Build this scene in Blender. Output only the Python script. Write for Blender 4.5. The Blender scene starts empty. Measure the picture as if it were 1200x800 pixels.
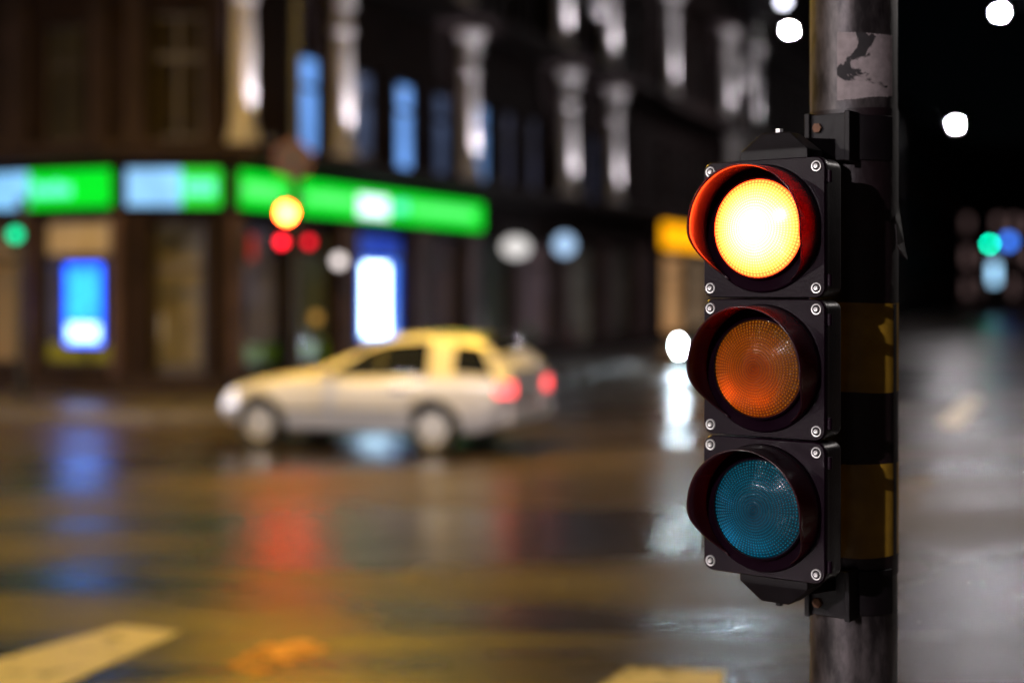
import bpy, bmesh, math, random
import numpy as np
from mathutils import Vector, Matrix
random.seed(7)
SC = bpy.context.scene
COL = SC.collection
R = math.radians
FPX = 1667.0          # 50 mm lens on a 36 mm sensor, 1200 px wide photograph
CAMH = 1.8
HOR = 340.0

def gpt(px, py):       # where a road mark seen in the photograph lies on the ground
    Y = CAMH * FPX / (py - HOR)
    return ((px - 600) / FPX * Y, Y)

# ------------------------------------------------------------------ materials
def nmat(name):
    m = bpy.data.materials.new(name); m.use_nodes = True
    nt = m.node_tree
    b = nt.nodes['Principled BSDF']
    return m, nt, b

def L(nt, a, b): nt.links.new(a, b)

def paint(name, col, rough=0.5, metal=0.0, var=0.25, scale=6.0, bump=0.0, bscale=40.0, coat=0.0, rvar=0.1, spec=0.5):
    """principled material whose colour and gloss wander with noise"""
    m, nt, b = nmat(name)
    N = nt.nodes
    tc = N.new('ShaderNodeTexCoord')
    no = N.new('ShaderNodeTexNoise'); no.inputs['Scale'].default_value = scale; no.inputs['Detail'].default_value = 5
    L(nt, tc.outputs['Object'], no.inputs['Vector'])
    cr = N.new('ShaderNodeValToRGB')
    cr.color_ramp.elements[0].position = 0.3; cr.color_ramp.elements[1].position = 0.7
    cr.color_ramp.elements[0].color = (*[c * (1 - var) for c in col], 1)
    cr.color_ramp.elements[1].color = (*[min(1, c * (1 + var)) for c in col], 1)
    L(nt, no.outputs['Fac'], cr.inputs['Fac']); L(nt, cr.outputs['Color'], b.inputs['Base Color'])
    mr = N.new('ShaderNodeMapRange')
    mr.inputs['To Min'].default_value = max(0.02, rough - rvar); mr.inputs['To Max'].default_value = min(1, rough + rvar)
    L(nt, no.outputs['Fac'], mr.inputs['Value']); L(nt, mr.outputs['Result'], b.inputs['Roughness'])
    b.inputs['Metallic'].default_value = metal
    b.inputs['Coat Weight'].default_value = coat
    b.inputs['Coat Roughness'].default_value = 0.05
    b.inputs['Specular IOR Level'].default_value = spec
    if bump > 0:
        n2 = N.new('ShaderNodeTexNoise'); n2.inputs['Scale'].default_value = bscale; n2.inputs['Detail'].default_value = 3
        L(nt, tc.outputs['Object'], n2.inputs['Vector'])
        bp = N.new('ShaderNodeBump'); bp.inputs['Strength'].default_value = bump; bp.inputs['Distance'].default_value = 0.01
        L(nt, n2.outputs['Fac'], bp.inputs['Height']); L(nt, bp.outputs['Normal'], b.inputs['Normal'])
    return m

def glow(name, col, strength, base=None, var=0.0, scale=2.0):
    if base is None: base = tuple(.03 + .03 * c for c in col)
    m, nt, b = nmat(name)
    b.inputs['Base Color'].default_value = (*base, 1); b.inputs['Roughness'].default_value = 0.3
    b.inputs['Emission Color'].default_value = (*col, 1); b.inputs['Emission Strength'].default_value = strength
    if var > 0:
        N = nt.nodes
        tc = N.new('ShaderNodeTexCoord'); no = N.new('ShaderNodeTexNoise'); no.inputs['Scale'].default_value = scale
        no.inputs['Detail'].default_value = 3
        L(nt, tc.outputs['Object'], no.inputs['Vector'])
        mr = N.new('ShaderNodeMapRange'); mr.inputs['From Min'].default_value = .3; mr.inputs['From Max'].default_value = .7
        mr.inputs['To Min'].default_value = strength * (1 - var); mr.inputs['To Max'].default_value = strength * (1 + var)
        L(nt, no.outputs['Fac'], mr.inputs['Value']); L(nt, mr.outputs['Result'], b.inputs['Emission Strength'])
    return m

def asphalt():
    m, nt, b = nmat('wet_asphalt'); N = nt.nodes
    tc = N.new('ShaderNodeTexCoord')
    fine = N.new('ShaderNodeTexNoise'); fine.inputs['Scale'].default_value = 55; fine.inputs['Detail'].default_value = 6
    big = N.new('ShaderNodeTexNoise'); big.inputs['Scale'].default_value = 0.42; big.inputs['Detail'].default_value = 5
    big.inputs['Distortion'].default_value = 0.6
    mp = N.new('ShaderNodeMapping'); mp.inputs['Scale'].default_value = (0.45, 1.25, 1)
    L(nt, tc.outputs['Object'], fine.inputs['Vector']); L(nt, tc.outputs['Object'], mp.inputs['Vector']); L(nt, mp.outputs['Vector'], big.inputs['Vector'])
    cr = N.new('ShaderNodeValToRGB'); cr.color_ramp.elements[0].position = .35; cr.color_ramp.elements[1].position = .68
    cr.color_ramp.elements[0].color = (.009, .0062, .004, 1); cr.color_ramp.elements[1].color = (.060, .041, .023, 1)
    L(nt, big.outputs['Fac'], cr.inputs['Fac']); L(nt, cr.outputs['Color'], b.inputs['Base Color'])
    mr = N.new('ShaderNodeMapRange'); mr.inputs['From Min'].default_value = .40; mr.inputs['From Max'].default_value = .60
    mr.inputs['To Min'].default_value = .16; mr.inputs['To Max'].default_value = .42
    L(nt, big.outputs['Fac'], mr.inputs['Value']); L(nt, mr.outputs['Result'], b.inputs['Roughness'])
    b.inputs['Specular IOR Level'].default_value = 0.58
    mid = N.new('ShaderNodeTexNoise'); mid.inputs['Scale'].default_value = 1.6; mid.inputs['Detail'].default_value = 3
    L(nt, mp.outputs['Vector'], mid.inputs['Vector'])
    bp = N.new('ShaderNodeBump'); bp.inputs['Strength'].default_value = .45; bp.inputs['Distance'].default_value = .007
    L(nt, fine.outputs['Fac'], bp.inputs['Height'])
    bp2 = N.new('ShaderNodeBump'); bp2.inputs['Strength'].default_value = .30; bp2.inputs['Distance'].default_value = .05
    L(nt, mid.outputs['Fac'], bp2.inputs['Height']); L(nt, bp.outputs['Normal'], bp2.inputs['Normal'])
    L(nt, bp2.outputs['Normal'], b.inputs['Normal'])
    return m

def worn_mark(name, col, keep=.5, scale=5):
    m, nt, b = nmat(name); N = nt.nodes
    tc = N.new('ShaderNodeTexCoord'); no = N.new('ShaderNodeTexNoise'); no.inputs['Scale'].default_value = scale; no.inputs['Detail'].default_value = 6; no.inputs['Roughness'].default_value = .65
    L(nt, tc.outputs['Object'], no.inputs['Vector'])
    cr = N.new('ShaderNodeValToRGB'); cr.color_ramp.elements[0].position = keep - .06; cr.color_ramp.elements[1].position = keep + .10
    L(nt, no.outputs['Fac'], cr.inputs['Fac'])
    b.inputs['Base Color'].default_value = (*col, 1); b.inputs['Roughness'].default_value = .38
    tr = N.new('ShaderNodeBsdfTransparent'); ms = N.new('ShaderNodeMixShader'); L(nt, cr.outputs['Color'], ms.inputs['Fac'])
    L(nt, tr.outputs[0], ms.inputs[1]); L(nt, b.outputs[0], ms.inputs[2]); L(nt, ms.outputs[0], N['Material Output'].inputs['Surface'])
    return m

def lens_pattern(nt, rad):
    """polar grid of small prisms, returns (height socket, radius socket 0..1)"""
    N = nt.nodes
    tc = N.new('ShaderNodeTexCoord'); sx = N.new('ShaderNodeSeparateXYZ'); L(nt, tc.outputs['Object'], sx.inputs[0])
    def M(op, a, b=None):
        n = N.new('ShaderNodeMath'); n.operation = op
        for i, v in enumerate((a, b)):
            if v is None: continue
            if isinstance(v, (int, float)): n.inputs[i].default_value = v
            else: L(nt, v, n.inputs[i])
        return n.outputs[0]
    x, z = sx.outputs['X'], sx.outputs['Z']
    r = M('DIVIDE', M('SQRT', M('ADD', M('MULTIPLY', x, x), M('MULTIPLY', z, z))), rad)
    th = M('ARCTAN2', z, x)
    ring = M('ADD', M('MULTIPLY', M('SINE', M('MULTIPLY', r, 2 * math.pi * 17)), .5), .5)
    spoke = M('ADD', M('MULTIPLY', M('SINE', M('MULTIPLY', th, 80)), .5), .5)
    return M('MULTIPLY', ring, spoke), r, M

def lens_unlit(name, col, rad=.104):
    m, nt, b = nmat(name); N = nt.nodes
    h, r, M = lens_pattern(nt, rad)
    mix = N.new('ShaderNodeMix'); mix.data_type = 'RGBA'
    mix.inputs['A'].default_value = (*[c * .10 for c in col], 1); mix.inputs['B'].default_value = (*[min(1, c * 3.2) for c in col], 1)
    L(nt, h, mix.inputs['Factor']); L(nt, mix.outputs['Result'], b.inputs['Base Color'])
    b.inputs['Roughness'].default_value = .09
    b.inputs['Coat Weight'].default_value = .6; b.inputs['Coat Roughness'].default_value = .08
    bp = N.new('ShaderNodeBump'); bp.inputs['Strength'].default_value = 1.0; bp.inputs['Distance'].default_value = .004
    L(nt, h, bp.inputs['Height']); L(nt, bp.outputs['Normal'], b.inputs['Normal']); L(nt, bp.outputs['Normal'], b.inputs['Coat Normal'])
    tr = N.new('ShaderNodeBsdfTransparent'); tr.inputs['Color'].default_value = (*[min(1, c * 2.4) for c in col], 1)
    ms = N.new('ShaderNodeMixShader'); L(nt, M('SUBTRACT', .38, M('MULTIPLY', h, .30)), ms.inputs['Fac'])
    out = N['Material Output']
    L(nt, b.outputs[0], ms.inputs[1]); L(nt, tr.outputs[0], ms.inputs[2]); L(nt, ms.outputs[0], out.inputs['Surface'])
    return m

def lens_lit(name, col, centre, edge, rad=.104, base=(.3, .02, .02)):
    m, nt, b = nmat(name); N = nt.nodes
    h, r, M = lens_pattern(nt, rad)
    b.inputs['Base Color'].default_value = (*base, 1); b.inputs['Roughness'].default_value = .2
    fall = M('POWER', M('SUBTRACT', 1.0, M('MINIMUM', M('POWER', r, 2.2), 1.0)), 2.0)
    s = M('ADD', M('MULTIPLY', fall, centre - edge), edge)
    s = M('MULTIPLY', s, M('ADD', M('MULTIPLY', h, 1.1), .5))
    b.inputs['Emission Color'].default_value = (*col, 1)
    L(nt, s, b.inputs['Emission Strength'])
    return m

def glass_mat(name, col=(.02, .025, .03), trans=0.0):
    m, nt, b = nmat(name)
    b.inputs['Base Color'].default_value = (*col, 1); b.inputs['Roughness'].default_value = .06
    b.inputs['Specular IOR Level'].default_value = .6
    if trans > 0:
        N = nt.nodes
        tr = N.new('ShaderNodeBsdfTransparent'); ms = N.new('ShaderNodeMixShader'); ms.inputs['Fac'].default_value = trans
        L(nt, b.outputs[0], ms.inputs[1]); L(nt, tr.outputs[0], ms.inputs[2]); L(nt, ms.outputs[0], N['Material Output'].inputs['Surface'])
    return m

def visor_mat():
    m, nt, b = nmat('visor_plastic'); N = nt.nodes
    b.inputs['Base Color'].default_value = (.020, .008, .013, 1); b.inputs['Roughness'].default_value = .24
    b.inputs['Coat Weight'].default_value = .25; b.inputs['Coat Roughness'].default_value = .08
    tr = N.new('ShaderNodeBsdfTranslucent'); tr.inputs['Color'].default_value = (.52, .020, .03, 1)  # red translucency added to imitate the bloom round the lit lamp
    ms = N.new('ShaderNodeMixShader'); ms.inputs['Fac'].default_value = .22
    L(nt, b.outputs[0], ms.inputs[1]); L(nt, tr.outputs[0], ms.inputs[2]); L(nt, ms.outputs[0], N['Material Output'].inputs['Surface'])
    return m

def sticker_mat():
    m, nt, b = nmat('torn_paper'); N = nt.nodes
    tc = N.new('ShaderNodeTexCoord')
    no = N.new('ShaderNodeTexNoise'); no.inputs['Scale'].default_value = 15; no.inputs['Detail'].default_value = 5; no.inputs['Roughness'].default_value = .5
    no.inputs['Distortion'].default_value = .4
    L(nt, tc.outputs['Object'], no.inputs['Vector'])
    cr = N.new('ShaderNodeValToRGB'); cr.color_ramp.elements[0].position = .43; cr.color_ramp.elements[1].position = .455
    cr.color_ramp.elements[0].color = (.03, .026, .028, 1); cr.color_ramp.elements[1].color = (.44, .37, .37, 1)
    L(nt, no.outputs['Fac'], cr.inputs['Fac'])
    n2 = N.new('ShaderNodeTexNoise'); n2.inputs['Scale'].default_value = 60; n2.inputs['Detail'].default_value = 4
    L(nt, tc.outputs['Object'], n2.inputs['Vector'])
    mx = N.new('ShaderNodeMix'); mx.data_type = 'RGBA'; mx.blend_type = 'MULTIPLY'; mx.inputs['Factor'].default_value = .6
    L(nt, cr.outputs['Color'], mx.inputs['A']); L(nt, n2.outputs['Fac'], mx.inputs['B'])
    L(nt, mx.outputs['Result'], b.inputs['Base Color'])
    b.inputs['Roughness'].default_value = .8
    return m

def pole_mat():
    m, nt, b = nmat('weathered_galvanised'); N = nt.nodes
    tc = N.new('ShaderNodeTexCoord')
    mp = N.new('ShaderNodeMapping'); mp.inputs['Scale'].default_value = (1, 1, .35); L(nt, tc.outputs['Object'], mp.inputs['Vector'])
    a = N.new('ShaderNodeTexNoise'); a.inputs['Scale'].default_value = 22; a.inputs['Detail'].default_value = 8; a.inputs['Roughness'].default_value = .65
    L(nt, mp.outputs['Vector'], a.inputs['Vector'])
    cr = N.new('ShaderNodeValToRGB'); cr.color_ramp.elements[0].position = .40; cr.color_ramp.elements[1].position = .62
    cr.color_ramp.elements[0].color = (.020, .016, .017, 1); cr.color_ramp.elements[1].color = (.095, .080, .080, 1)
    L(nt, a.outputs['Fac'], cr.inputs['Fac']); L(nt, cr.outputs['Color'], b.inputs['Base Color'])
    b.inputs['Roughness'].default_value = .42; b.inputs['Metallic'].default_value = .4
    bp = N.new('ShaderNodeBump'); bp.inputs['Strength'].default_value = .5; bp.inputs['Distance'].default_value = .003
    L(nt, a.outputs['Fac'], bp.inputs['Height']); L(nt, bp.outputs['Normal'], b.inputs['Normal'])
    return m

SOD = (1.0, .58, .035)
M_ = dict(
    asphalt=asphalt(),
    pavement=paint('pavement_slabs', (.10, .088, .085), .30, var=.3, scale=1.5, bump=.3, bscale=8),
    kerb=paint('granite_kerb', (.13, .115, .11), .4, var=.25, scale=6, bump=.2),
    mark=worn_mark('worn_road_paint', (.80, .76, .64), .12), mark_y=worn_mark('worn_yellow_road_paint', (.72, .60, .26), .36), mark_o=worn_mark('worn_orange_road_paint', (.80, .34, .04), .49, 4),  # orange mark: the orange reflection is put into its paint colour
    mark_old=worn_mark('nearly_gone_road_paint', (.30, .24, .15), .55, 4),
    housing=paint('signal_housing_plastic', (.0075, .0016, .0058), .38, var=.2, scale=25, rvar=.07, coat=.03, spec=.13, bump=.06, bscale=160),
    visor=visor_mat(), bracket=paint('cast_bracket', (.006, .0040, .005), .5, var=.2, scale=30, bump=.03, bscale=200, spec=.25),
    steel=paint('zinc_screw', (.85, .83, .82), .42, metal=.7, var=.1, scale=200),
    reflector=paint('reflector_bowl', (.85, .84, .82), .34, metal=1, var=.04, scale=20, rvar=.04),
    rust=paint('rusty_bolt', (.20, .10, .06), .7, metal=.4, var=.4, scale=80),
    pole=pole_mat(), sticker=sticker_mat(),
    band_y=paint('yellow_tape', (.42, .24, .022), .38, var=.22, scale=16, bump=.1, bscale=50),
    band_k=paint('black_tape', (.014, .006, .008), .5, var=.35, scale=14, bump=.12, bscale=60),
    red_on=lens_lit('lit_red_lens', (1.0, .055, .0075), 230, 14),
    amber=lens_unlit('amber_lens', (.44, .115, .006)), green=lens_unlit('blue_green_lens', (.004, .125, .19)),
    stucco=paint('sooty_stucco', (.017, .0100, .0096), .9, spec=.12, var=.35, scale=.9, bump=.3, bscale=12),  # plain stucco in one very dark brown
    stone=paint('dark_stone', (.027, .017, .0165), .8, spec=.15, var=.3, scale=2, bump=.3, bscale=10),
    cream=paint('cream_column_plaster', (.44, .41, .40), .7, var=.12, scale=3, bump=.2, bscale=20),
    pier=paint('pinkish_pier_stone', (.085, .052, .052), .75, spec=.2, var=.3, scale=2, bump=.3, bscale=10),  # stone tone raised in place of light falling on the piers
    frame=paint('dark_window_frame', (.045, .035, .032), .45, var=.2, scale=5),
    curtain=paint('drawn_dark_curtain', (.020, .014, .008), .9, var=.5, scale=6, spec=.1), pane=glass_mat('dark_glass'), shopglass=glass_mat('shop_glass', trans=.82),  # chamfer panes made matte so the unseen lamp leaves no reflection
    roof=paint('roof_tin', (.05, .05, .055), .5, metal=.3, var=.2),
    blackmetal=paint('black_lamp_metal', (.02, .02, .022), .45, metal=.3, var=.2),
    silver=paint('silver_car_paint', (.74, .72, .70), .32, metal=.12, var=.03, scale=3, coat=.8, rvar=.03),
    darkcar=paint('dark_car_paint', (.02, .022, .03), .3, metal=.3, var=.05, scale=3, coat=.8, rvar=.03),
    carglass=glass_mat('car_glass', (.012, .014, .02)),
    rubber=paint('tyre_rubber', (.018, .017, .017), .75, var=.3, scale=20, bump=.2),
    alloy=paint('alloy_rim', (.62, .60, .57), .35, metal=.6, var=.08, scale=10),
    trim=paint('black_trim', (.02, .02, .02), .5, var=.2, scale=20),
    plate=paint('number_plate', (.7, .7, .68), .4, var=.05),
)

# ------------------------------------------------------------------ mesh builder
class MB:
    def __init__(s): s.v = []; s.f = []
    def add(s, vs, fs):
        o = len(s.v); s.v += [tuple(p) for p in vs]; s.f += [tuple(i + o for i in f) for f in fs]; return s
    def hexa(s, p):     # 8 points: bottom 4 then top 4
        return s.add(p, [(0, 3, 2, 1), (4, 5, 6, 7), (0, 1, 5, 4), (1, 2, 6, 5), (2, 3, 7, 6), (3, 0, 4, 7)])
    def box(s, x0, x1, y0, y1, z0, z1):
        return s.hexa([(x0, y0, z0), (x1, y0, z0), (x1, y1, z0), (x0, y1, z0), (x0, y0, z1), (x1, y0, z1), (x1, y1, z1), (x0, y1, z1)])
    def fbox(s, F, a, b, d0, d1, z0, z1):
        return s.hexa([F(a, d0, z0), F(b, d0, z0), F(b, d1, z0), F(a, d1, z0), F(a, d0, z1), F(b, d0, z1), F(b, d1, z1), F(a, d1, z1)])
    def lathe(s, prof, M=Matrix(), n=32, a0=0, a1=2 * math.pi):
        """prof: (r, h) about local z; M places it"""
        full = abs(a1 - a0 - 2 * math.pi) < 1e-6
        k = n if full else n + 1
        vs = []; fs = []
        for i in range(k):
            a = a0 + (a1 - a0) * i / n
            for r, h in prof: vs.append(M @ Vector((r * math.cos(a), r * math.sin(a), h)))
        p = len(prof)
        for i in range(n):
            j = (i + 1) % k
            for q in range(p - 1): fs.append((i * p + q, j * p + q, j * p + q + 1, i * p + q + 1))
        return s.add(vs, fs)
    def tube(s, p0, p1, r0, r1=None, n=14, caps=True):
        p0 = Vector(p0); p1 = Vector(p1); r1 = r0 if r1 is None else r1
        d = p1 - p0; q = d.to_track_quat('Z', 'Y').to_matrix().to_4x4(); q.translation = p0
        l = d.length
        return s.lathe(([(0, 0)] if caps else []) + [(r0, 0), (r1, l)] + ([(0, l)] if caps else []), q, n)
    def ball(s, c, rx, ry, rz, n=16, m=10):
        Mx = Matrix.Translation(c) @ Matrix.Diagonal((rx, ry, rz, 1))
        return s.lathe([(math.sin(math.pi * k / m), -math.cos(math.pi * k / m)) for k in range(m + 1)], Mx, n)
    def build(s, name, mat, parent=None, smooth=False, bevel=0.0, loc=None, seg=2):
        me = bpy.data.meshes.new(name)
        me.from_pydata(s.v, [], s.f)
        bm = bmesh.new(); bm.from_mesh(me)
        bmesh.ops.remove_doubles(bm, verts=bm.verts, dist=1e-5)
        bmesh.ops.recalc_face_normals(bm, faces=bm.faces)
        bm.to_mesh(me); bm.free()
        me.materials.append(mat)
        o = bpy.data.objects.new(name, me); COL.objects.link(o)
        if parent: o.parent = parent
        if loc: o.location = loc
        if smooth:
            for p in me.polygons: p.use_smooth = True
            try: me.set_sharp_from_angle(angle=R(40))
            except Exception: pass
        if bevel > 0:
            b = o.modifiers.new('bevel', 'BEVEL'); b.width = bevel; b.segments = seg; b.limit_method = 'ANGLE'; b.angle_limit = R(35)
            b.harden_normals = False
            for p in me.polygons: p.use_smooth = True
            try: me.set_sharp_from_angle(angle=R(60))
            except Exception: pass
        return o

def empty(name, loc=(0, 0, 0), rz=0.0):
    o = bpy.data.objects.new(name, None); o.empty_display_size = .2; COL.objects.link(o)
    o.location = loc; o.rotation_euler = (0, 0, rz); return o
def tag(o, label, cat, group=None):
    o['label'] = label; o['category'] = cat
    if group: o['group'] = group
    return o
def struct(o): o['kind'] = 'structure'; return o

def rrect(w, h, r, n=6):
    pts = []
    for cx, cy, a in ((w / 2 - r, h / 2 - r, 0), (-w / 2 + r, h / 2 - r, 90), (-w / 2 + r, -h / 2 + r, 180), (w / 2 - r, -h / 2 + r, 270)):
        for k in range(n + 1):
            t = R(a + 90 * k / n); pts.append((cx + r * math.cos(t), cy + r * math.sin(t)))
    return pts
def slab_xz(mb, rings):
    """rings: list of (outline pts in x,z ; y) stacked along y, capped both ends"""
    n = len(rings[0][0]); vs = []; fs = []
    for pts, y in rings: vs += [(p[0], y, p[1]) for p in pts]
    for k in range(len(rings) - 1):
        for i in range(n):
            j = (i + 1) % n; fs.append((k * n + i, k * n + j, (k + 1) * n + j, (k + 1) * n + i))
    fs.append(tuple(range(n))); fs.append(tuple(range((len(rings) - 1) * n, len(rings) * n)))
    mb.add(vs, fs); return mb

ROTX = Matrix.Rotation(R(90), 4, 'X')   # local z of a lathe -> -y (towards the viewer of the signal)

# ------------------------------------------------------------------ near traffic signal
PHI = R(-37.8)
POLE = (.78, 3.25, .12)
sig = empty('traffic_light', POLE, PHI)
tag(sig, 'large near traffic light with its red lamp lit, on a yellow banded pole', 'traffic light')
SX, SY = -.060, -.325
def Z(z): return z - POLE[2]
# pole
pm = MB()
pm.lathe([(.0975, 0), (.0975, 5.2), (0, 5.2)], n=64)
pole = pm.build('pole', M_['pole'], sig, smooth=True)
fl = MB().lathe([(.0985, .012), (.15, .012), (.16, 0)], n=40); fl.build('base_flange', M_['bracket'], sig, smooth=True)
def band(name, z0, z1, r, mat, a0=0, a1=2 * math.pi, wav=0.0, seed=0):
    rnd = random.Random(seed)
    n = 72; vs = []; fs = []
    ph = rnd.random() * 6
    full = a1 - a0 > 6.28
    for i in range(n + 1):
        a = a0 + (a1 - a0) * i / n
        w0 = wav * math.sin(3 * a + ph) + (wav * .6 * (rnd.random() - .5) if not full else 0)
        w1 = wav * math.sin(2 * a + ph * 2) + (wav * .6 * (rnd.random() - .5) if not full else 0)
        for rr, zz in ((r - .002, z0 + w0), (r, z0 + w0), (r, z1 + w1), (r - .002, z1 + w1)):
            vs.append((rr * math.cos(a), rr * math.sin(a), Z(zz)))
    for i in range(n):
        for q in range(3): fs.append((i * 4 + q, (i + 1) * 4 + q, (i + 1) * 4 + q + 1, i * 4 + q + 1))
    return MB().add(vs, fs).build(name, mat, sig, smooth=True)
band('black_band', 1.772, 2.205, .0996, M_['band_k'], wav=.002, seed=1)
band('yellow_band', 1.573, 1.772, .1000, M_['band_y'], wav=.0015, seed=2)
band('black_band', 1.412, 1.574, .0996, M_['band_k'], seed=3)
band('yellow_band', 1.207, 1.413, .1000, M_['band_y'], wav=.0015, seed=4)
band('black_band', 1.163, 1.208, .0996, M_['band_k'], seed=5)
# direction of the camera seen from the pole, in the signal's own axes
cam_dir = math.atan2(-POLE[1], -POLE[0]) - PHI
def pang(px):   # angle on the pole under a pixel column of the photograph (pole centre 1000, half width 50)
    return cam_dir + math.asin(max(-.99, min(.99, (px - 1000) / 50.0)))
st = band('torn_sticker', 2.226, 2.372, .0986, M_['sticker'], pang(982), pang(1043), wav=.004, seed=9)
# overlapping seam of the wrap and the curled flap on its edge
band('tape_seam', 1.20, 1.77, .1012, M_['band_k'], pang(1043), pang(1046.5), wav=.003, seed=12)
af = pang(1047)
def pp(a, r, z): return (r * math.cos(a), r * math.sin(a), Z(z))
fv = [pp(af - .10, .101, 1.965), pp(af + .25, .101, 1.985), pp(af + .22, .112, 1.91), pp(af - .06, .104, 1.90), pp(af + .18, .121, 1.868), pp(af + .02, .110, 1.882)]
fb = MB().add(fv, [(0, 1, 2, 3), (3, 2, 4, 5)])
flap = fb.build('peeling_flap', M_['band_k'], sig)
sm = flap.modifiers.new('thick', 'SOLIDIFY'); sm.thickness = .002
# lamp sections
def section(zc, lens_mat, lit):
    loc = (SX, SY, Z(zc))
    hb = MB()
    slab_xz(hb, [(rrect(.262, .272, .02), .098), (rrect(.276, .286, .02), .090), (rrect(.281, .290, .02), .078), (rrect(.281, .290, .02), .024), (rrect(.276, .286, .02), .022)])
    body = hb.build('lamp_section', M_['housing'], sig, smooth=True, loc=loc)
    d = MB()
    slab_xz(d, [(rrect(.286, .292, .022), .0225), (rrect(.288, .294, .022), .020), (rrect(.288, .294, .022), .003), (rrect(.284, .290, .021), 0)])
    d.lathe([(.1365, -.001), (.1365, .003), (.134, .0065), (.1315, .008), (.112, .0105), (.1095, .013), (.1085, .022), (.1065, .0235), (.1045, .022), (.1040, .004)], ROTX, 72)
    d.lathe([(.1045, .0005), (.0, .0005)], ROTX, 72)
    door = d.build('lamp_door', M_['housing'], body, smooth=True)
    # hinge knuckles on the right side
    for zz in (-.11, .105): MB().tube((.1475, .014, zz - .012), (.1475, .014, zz + .012), .006, n=10).build('hinge', M_['housing'], body, smooth=True)
    if not lit:
        rb = MB().lathe([(.0, .0025), (.03, .003), (.06, .0055), (.085, .010), (.1035, .0165)], ROTX, 64)
        rb.build('reflector', M_['reflector'], body, smooth=True)
    ln = MB().lathe([(.1038, .0205), (.1035, .0215)] + [(.1035 * math.sqrt(1 - k / 14.0), .0215 + .021 * k / 14.0) for k in range(1, 15)], ROTX, 72)
    ln.build('lens', lens_mat, body, smooth=True)
    # visor: open tube with a cut-away bottom
    n = 84; vs = []; fs = []
    rows = 10; A = 56.0
    for i in range(n + 1):
        deg = -A + (180 + 2 * A) * i / n
        a = R(deg)
        below = max(0.0, -deg if deg < 90 else deg - 180)
        dep = .092 - .006 * (1 - math.sin(max(0, a if a < math.pi / 2 else math.pi - a)))
        t = min(1, below / A); dep = dep * (1 - t * t * (3 - 2 * t)) + .010 * t
        for k in range(rows + 1):
            f = k / rows
            r0 = .1318 - .0020 * f + (.0018 if k == rows else 0) + (.0025 if k == 0 else 0)
            vs.append((r0 * math.cos(a), -.004 - dep * f, r0 * math.sin(a)))
    m1 = rows + 1
    for i in range(n):
        for k in range(rows): fs.append((i * m1 + k, (i + 1) * m1 + k, (i + 1) * m1 + k + 1, i * m1 + k + 1))
    vo = MB().add(vs, fs).build('visor', M_['visor'], body, smooth=True)
    so = vo.modifiers.new('thick', 'SOLIDIFY'); so.thickness = .0032; so.offset = 0
    for sx in (-.1255, .1255):
        for sz in (-.1265, .1265):
            s = MB(); Mx = Matrix.Translation((sx, 0, sz)) @ ROTX
            s.lathe([(.0118, 0), (.0118, .0022), (.0108, .0036), (.0090, .0034), (.0086, .0002)], Mx, 24)
            s.lathe([(.0050, .0002), (.0050, .0050), (.0042, .0060), (.0026, .0058), (.0024, .0030), (0, .0030)], Mx, 18)
            s.build('screw', M_['steel'], body, smooth=True)
    return body
ZR, ZA, ZG = 1.931, 1.634, 1.337
section(ZR, M_['red_on'], True)
section(ZA, M_['amber'], False)
section(ZG, M_['green'], False)
# brackets
def bracket(zflange, up):
    s = 1 if up else -1
    cx, cy = SX + .012, SY + .062
    b = MB()
    rings = [(.080, .036, 0), (.080, .036, .022), (.074, .033, .028), (.034, .028, .060), (.030, .026, .062)]
    pts = []
    for hw, hd, h in rings:
        pts.append([(cx - hw, cy - hd), (cx + hw, cy - hd), (cx + hw, cy + hd), (cx - hw, cy + hd)])
    vs = []; fs = []
    for (ring, (hw, hd, h)) in zip(pts, rings): vs += [(x, y, Z(zflange) + s * h) for x, y in ring]
    for k in range(len(rings) - 1):
        for i in range(4):
            j = (i + 1) % 4; fs.append((k * 4 + i, k * 4 + j, k * 4 + 4 + j, k * 4 + 4 + i))
    fs.append((0, 1, 2, 3)); fs.append(tuple(range(16, 20))); b.add(vs, fs)
    # arm to the pole
    za, zb = Z(zflange) + s * .012, Z(zflange) + s * .054
    z0, z1 = min(za, zb), max(za, zb)
    b.hexa([(cx - .024, cy + .02, z0), (cx + .024, cy + .02, z0), (.034, -.075, z0), (-.034, -.075, z0),
            (cx - .022, cy + .02, z1), (cx + .022, cy + .02, z1), (.034, -.075, z1 + .006), (-.034, -.075, z1 + .006)])
    br = b.build('bracket', M_['bracket'], sig, bevel=.004)
    t = MB()
    top = Z(zflange) + s * .062
    t.tube((cx - .004, cy, top - s * .002), (cx - .004, cy, top + s * .010), .0085, n=6)
    t.build('bolt', M_['steel'] if up else M_['bracket'], br)
    # clamp on the pole
    c = MB()
    zc = Z(zflange) + s * .062
    c.lathe([(.1000, -.05), (.1050, -.05), (.1050, .05), (.1000, .05)], Matrix.Translation((0, 0, zc)), 48, R(-168), R(-12))
    c.box(-.046, .046, -.128, -.096, zc - .052, zc + .052)
    for xx in (-.050, .046): c.box(xx - .004, xx + .008, -.140, -.090, zc - .055, zc + .055)
    cl = c.build('pole_clamp', M_['bracket'], br, bevel=.0015)
    for zz in ((.022,) if up else (-.024,)):
        q = MB().tube((-.026, -.126, zc + zz), (-.026, -.137, zc + zz), .011, n=6); q.build('clamp_bolt', M_['rust'], br)
bracket(ZR + .145, True)
bracket(ZG - .145, False)

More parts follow.
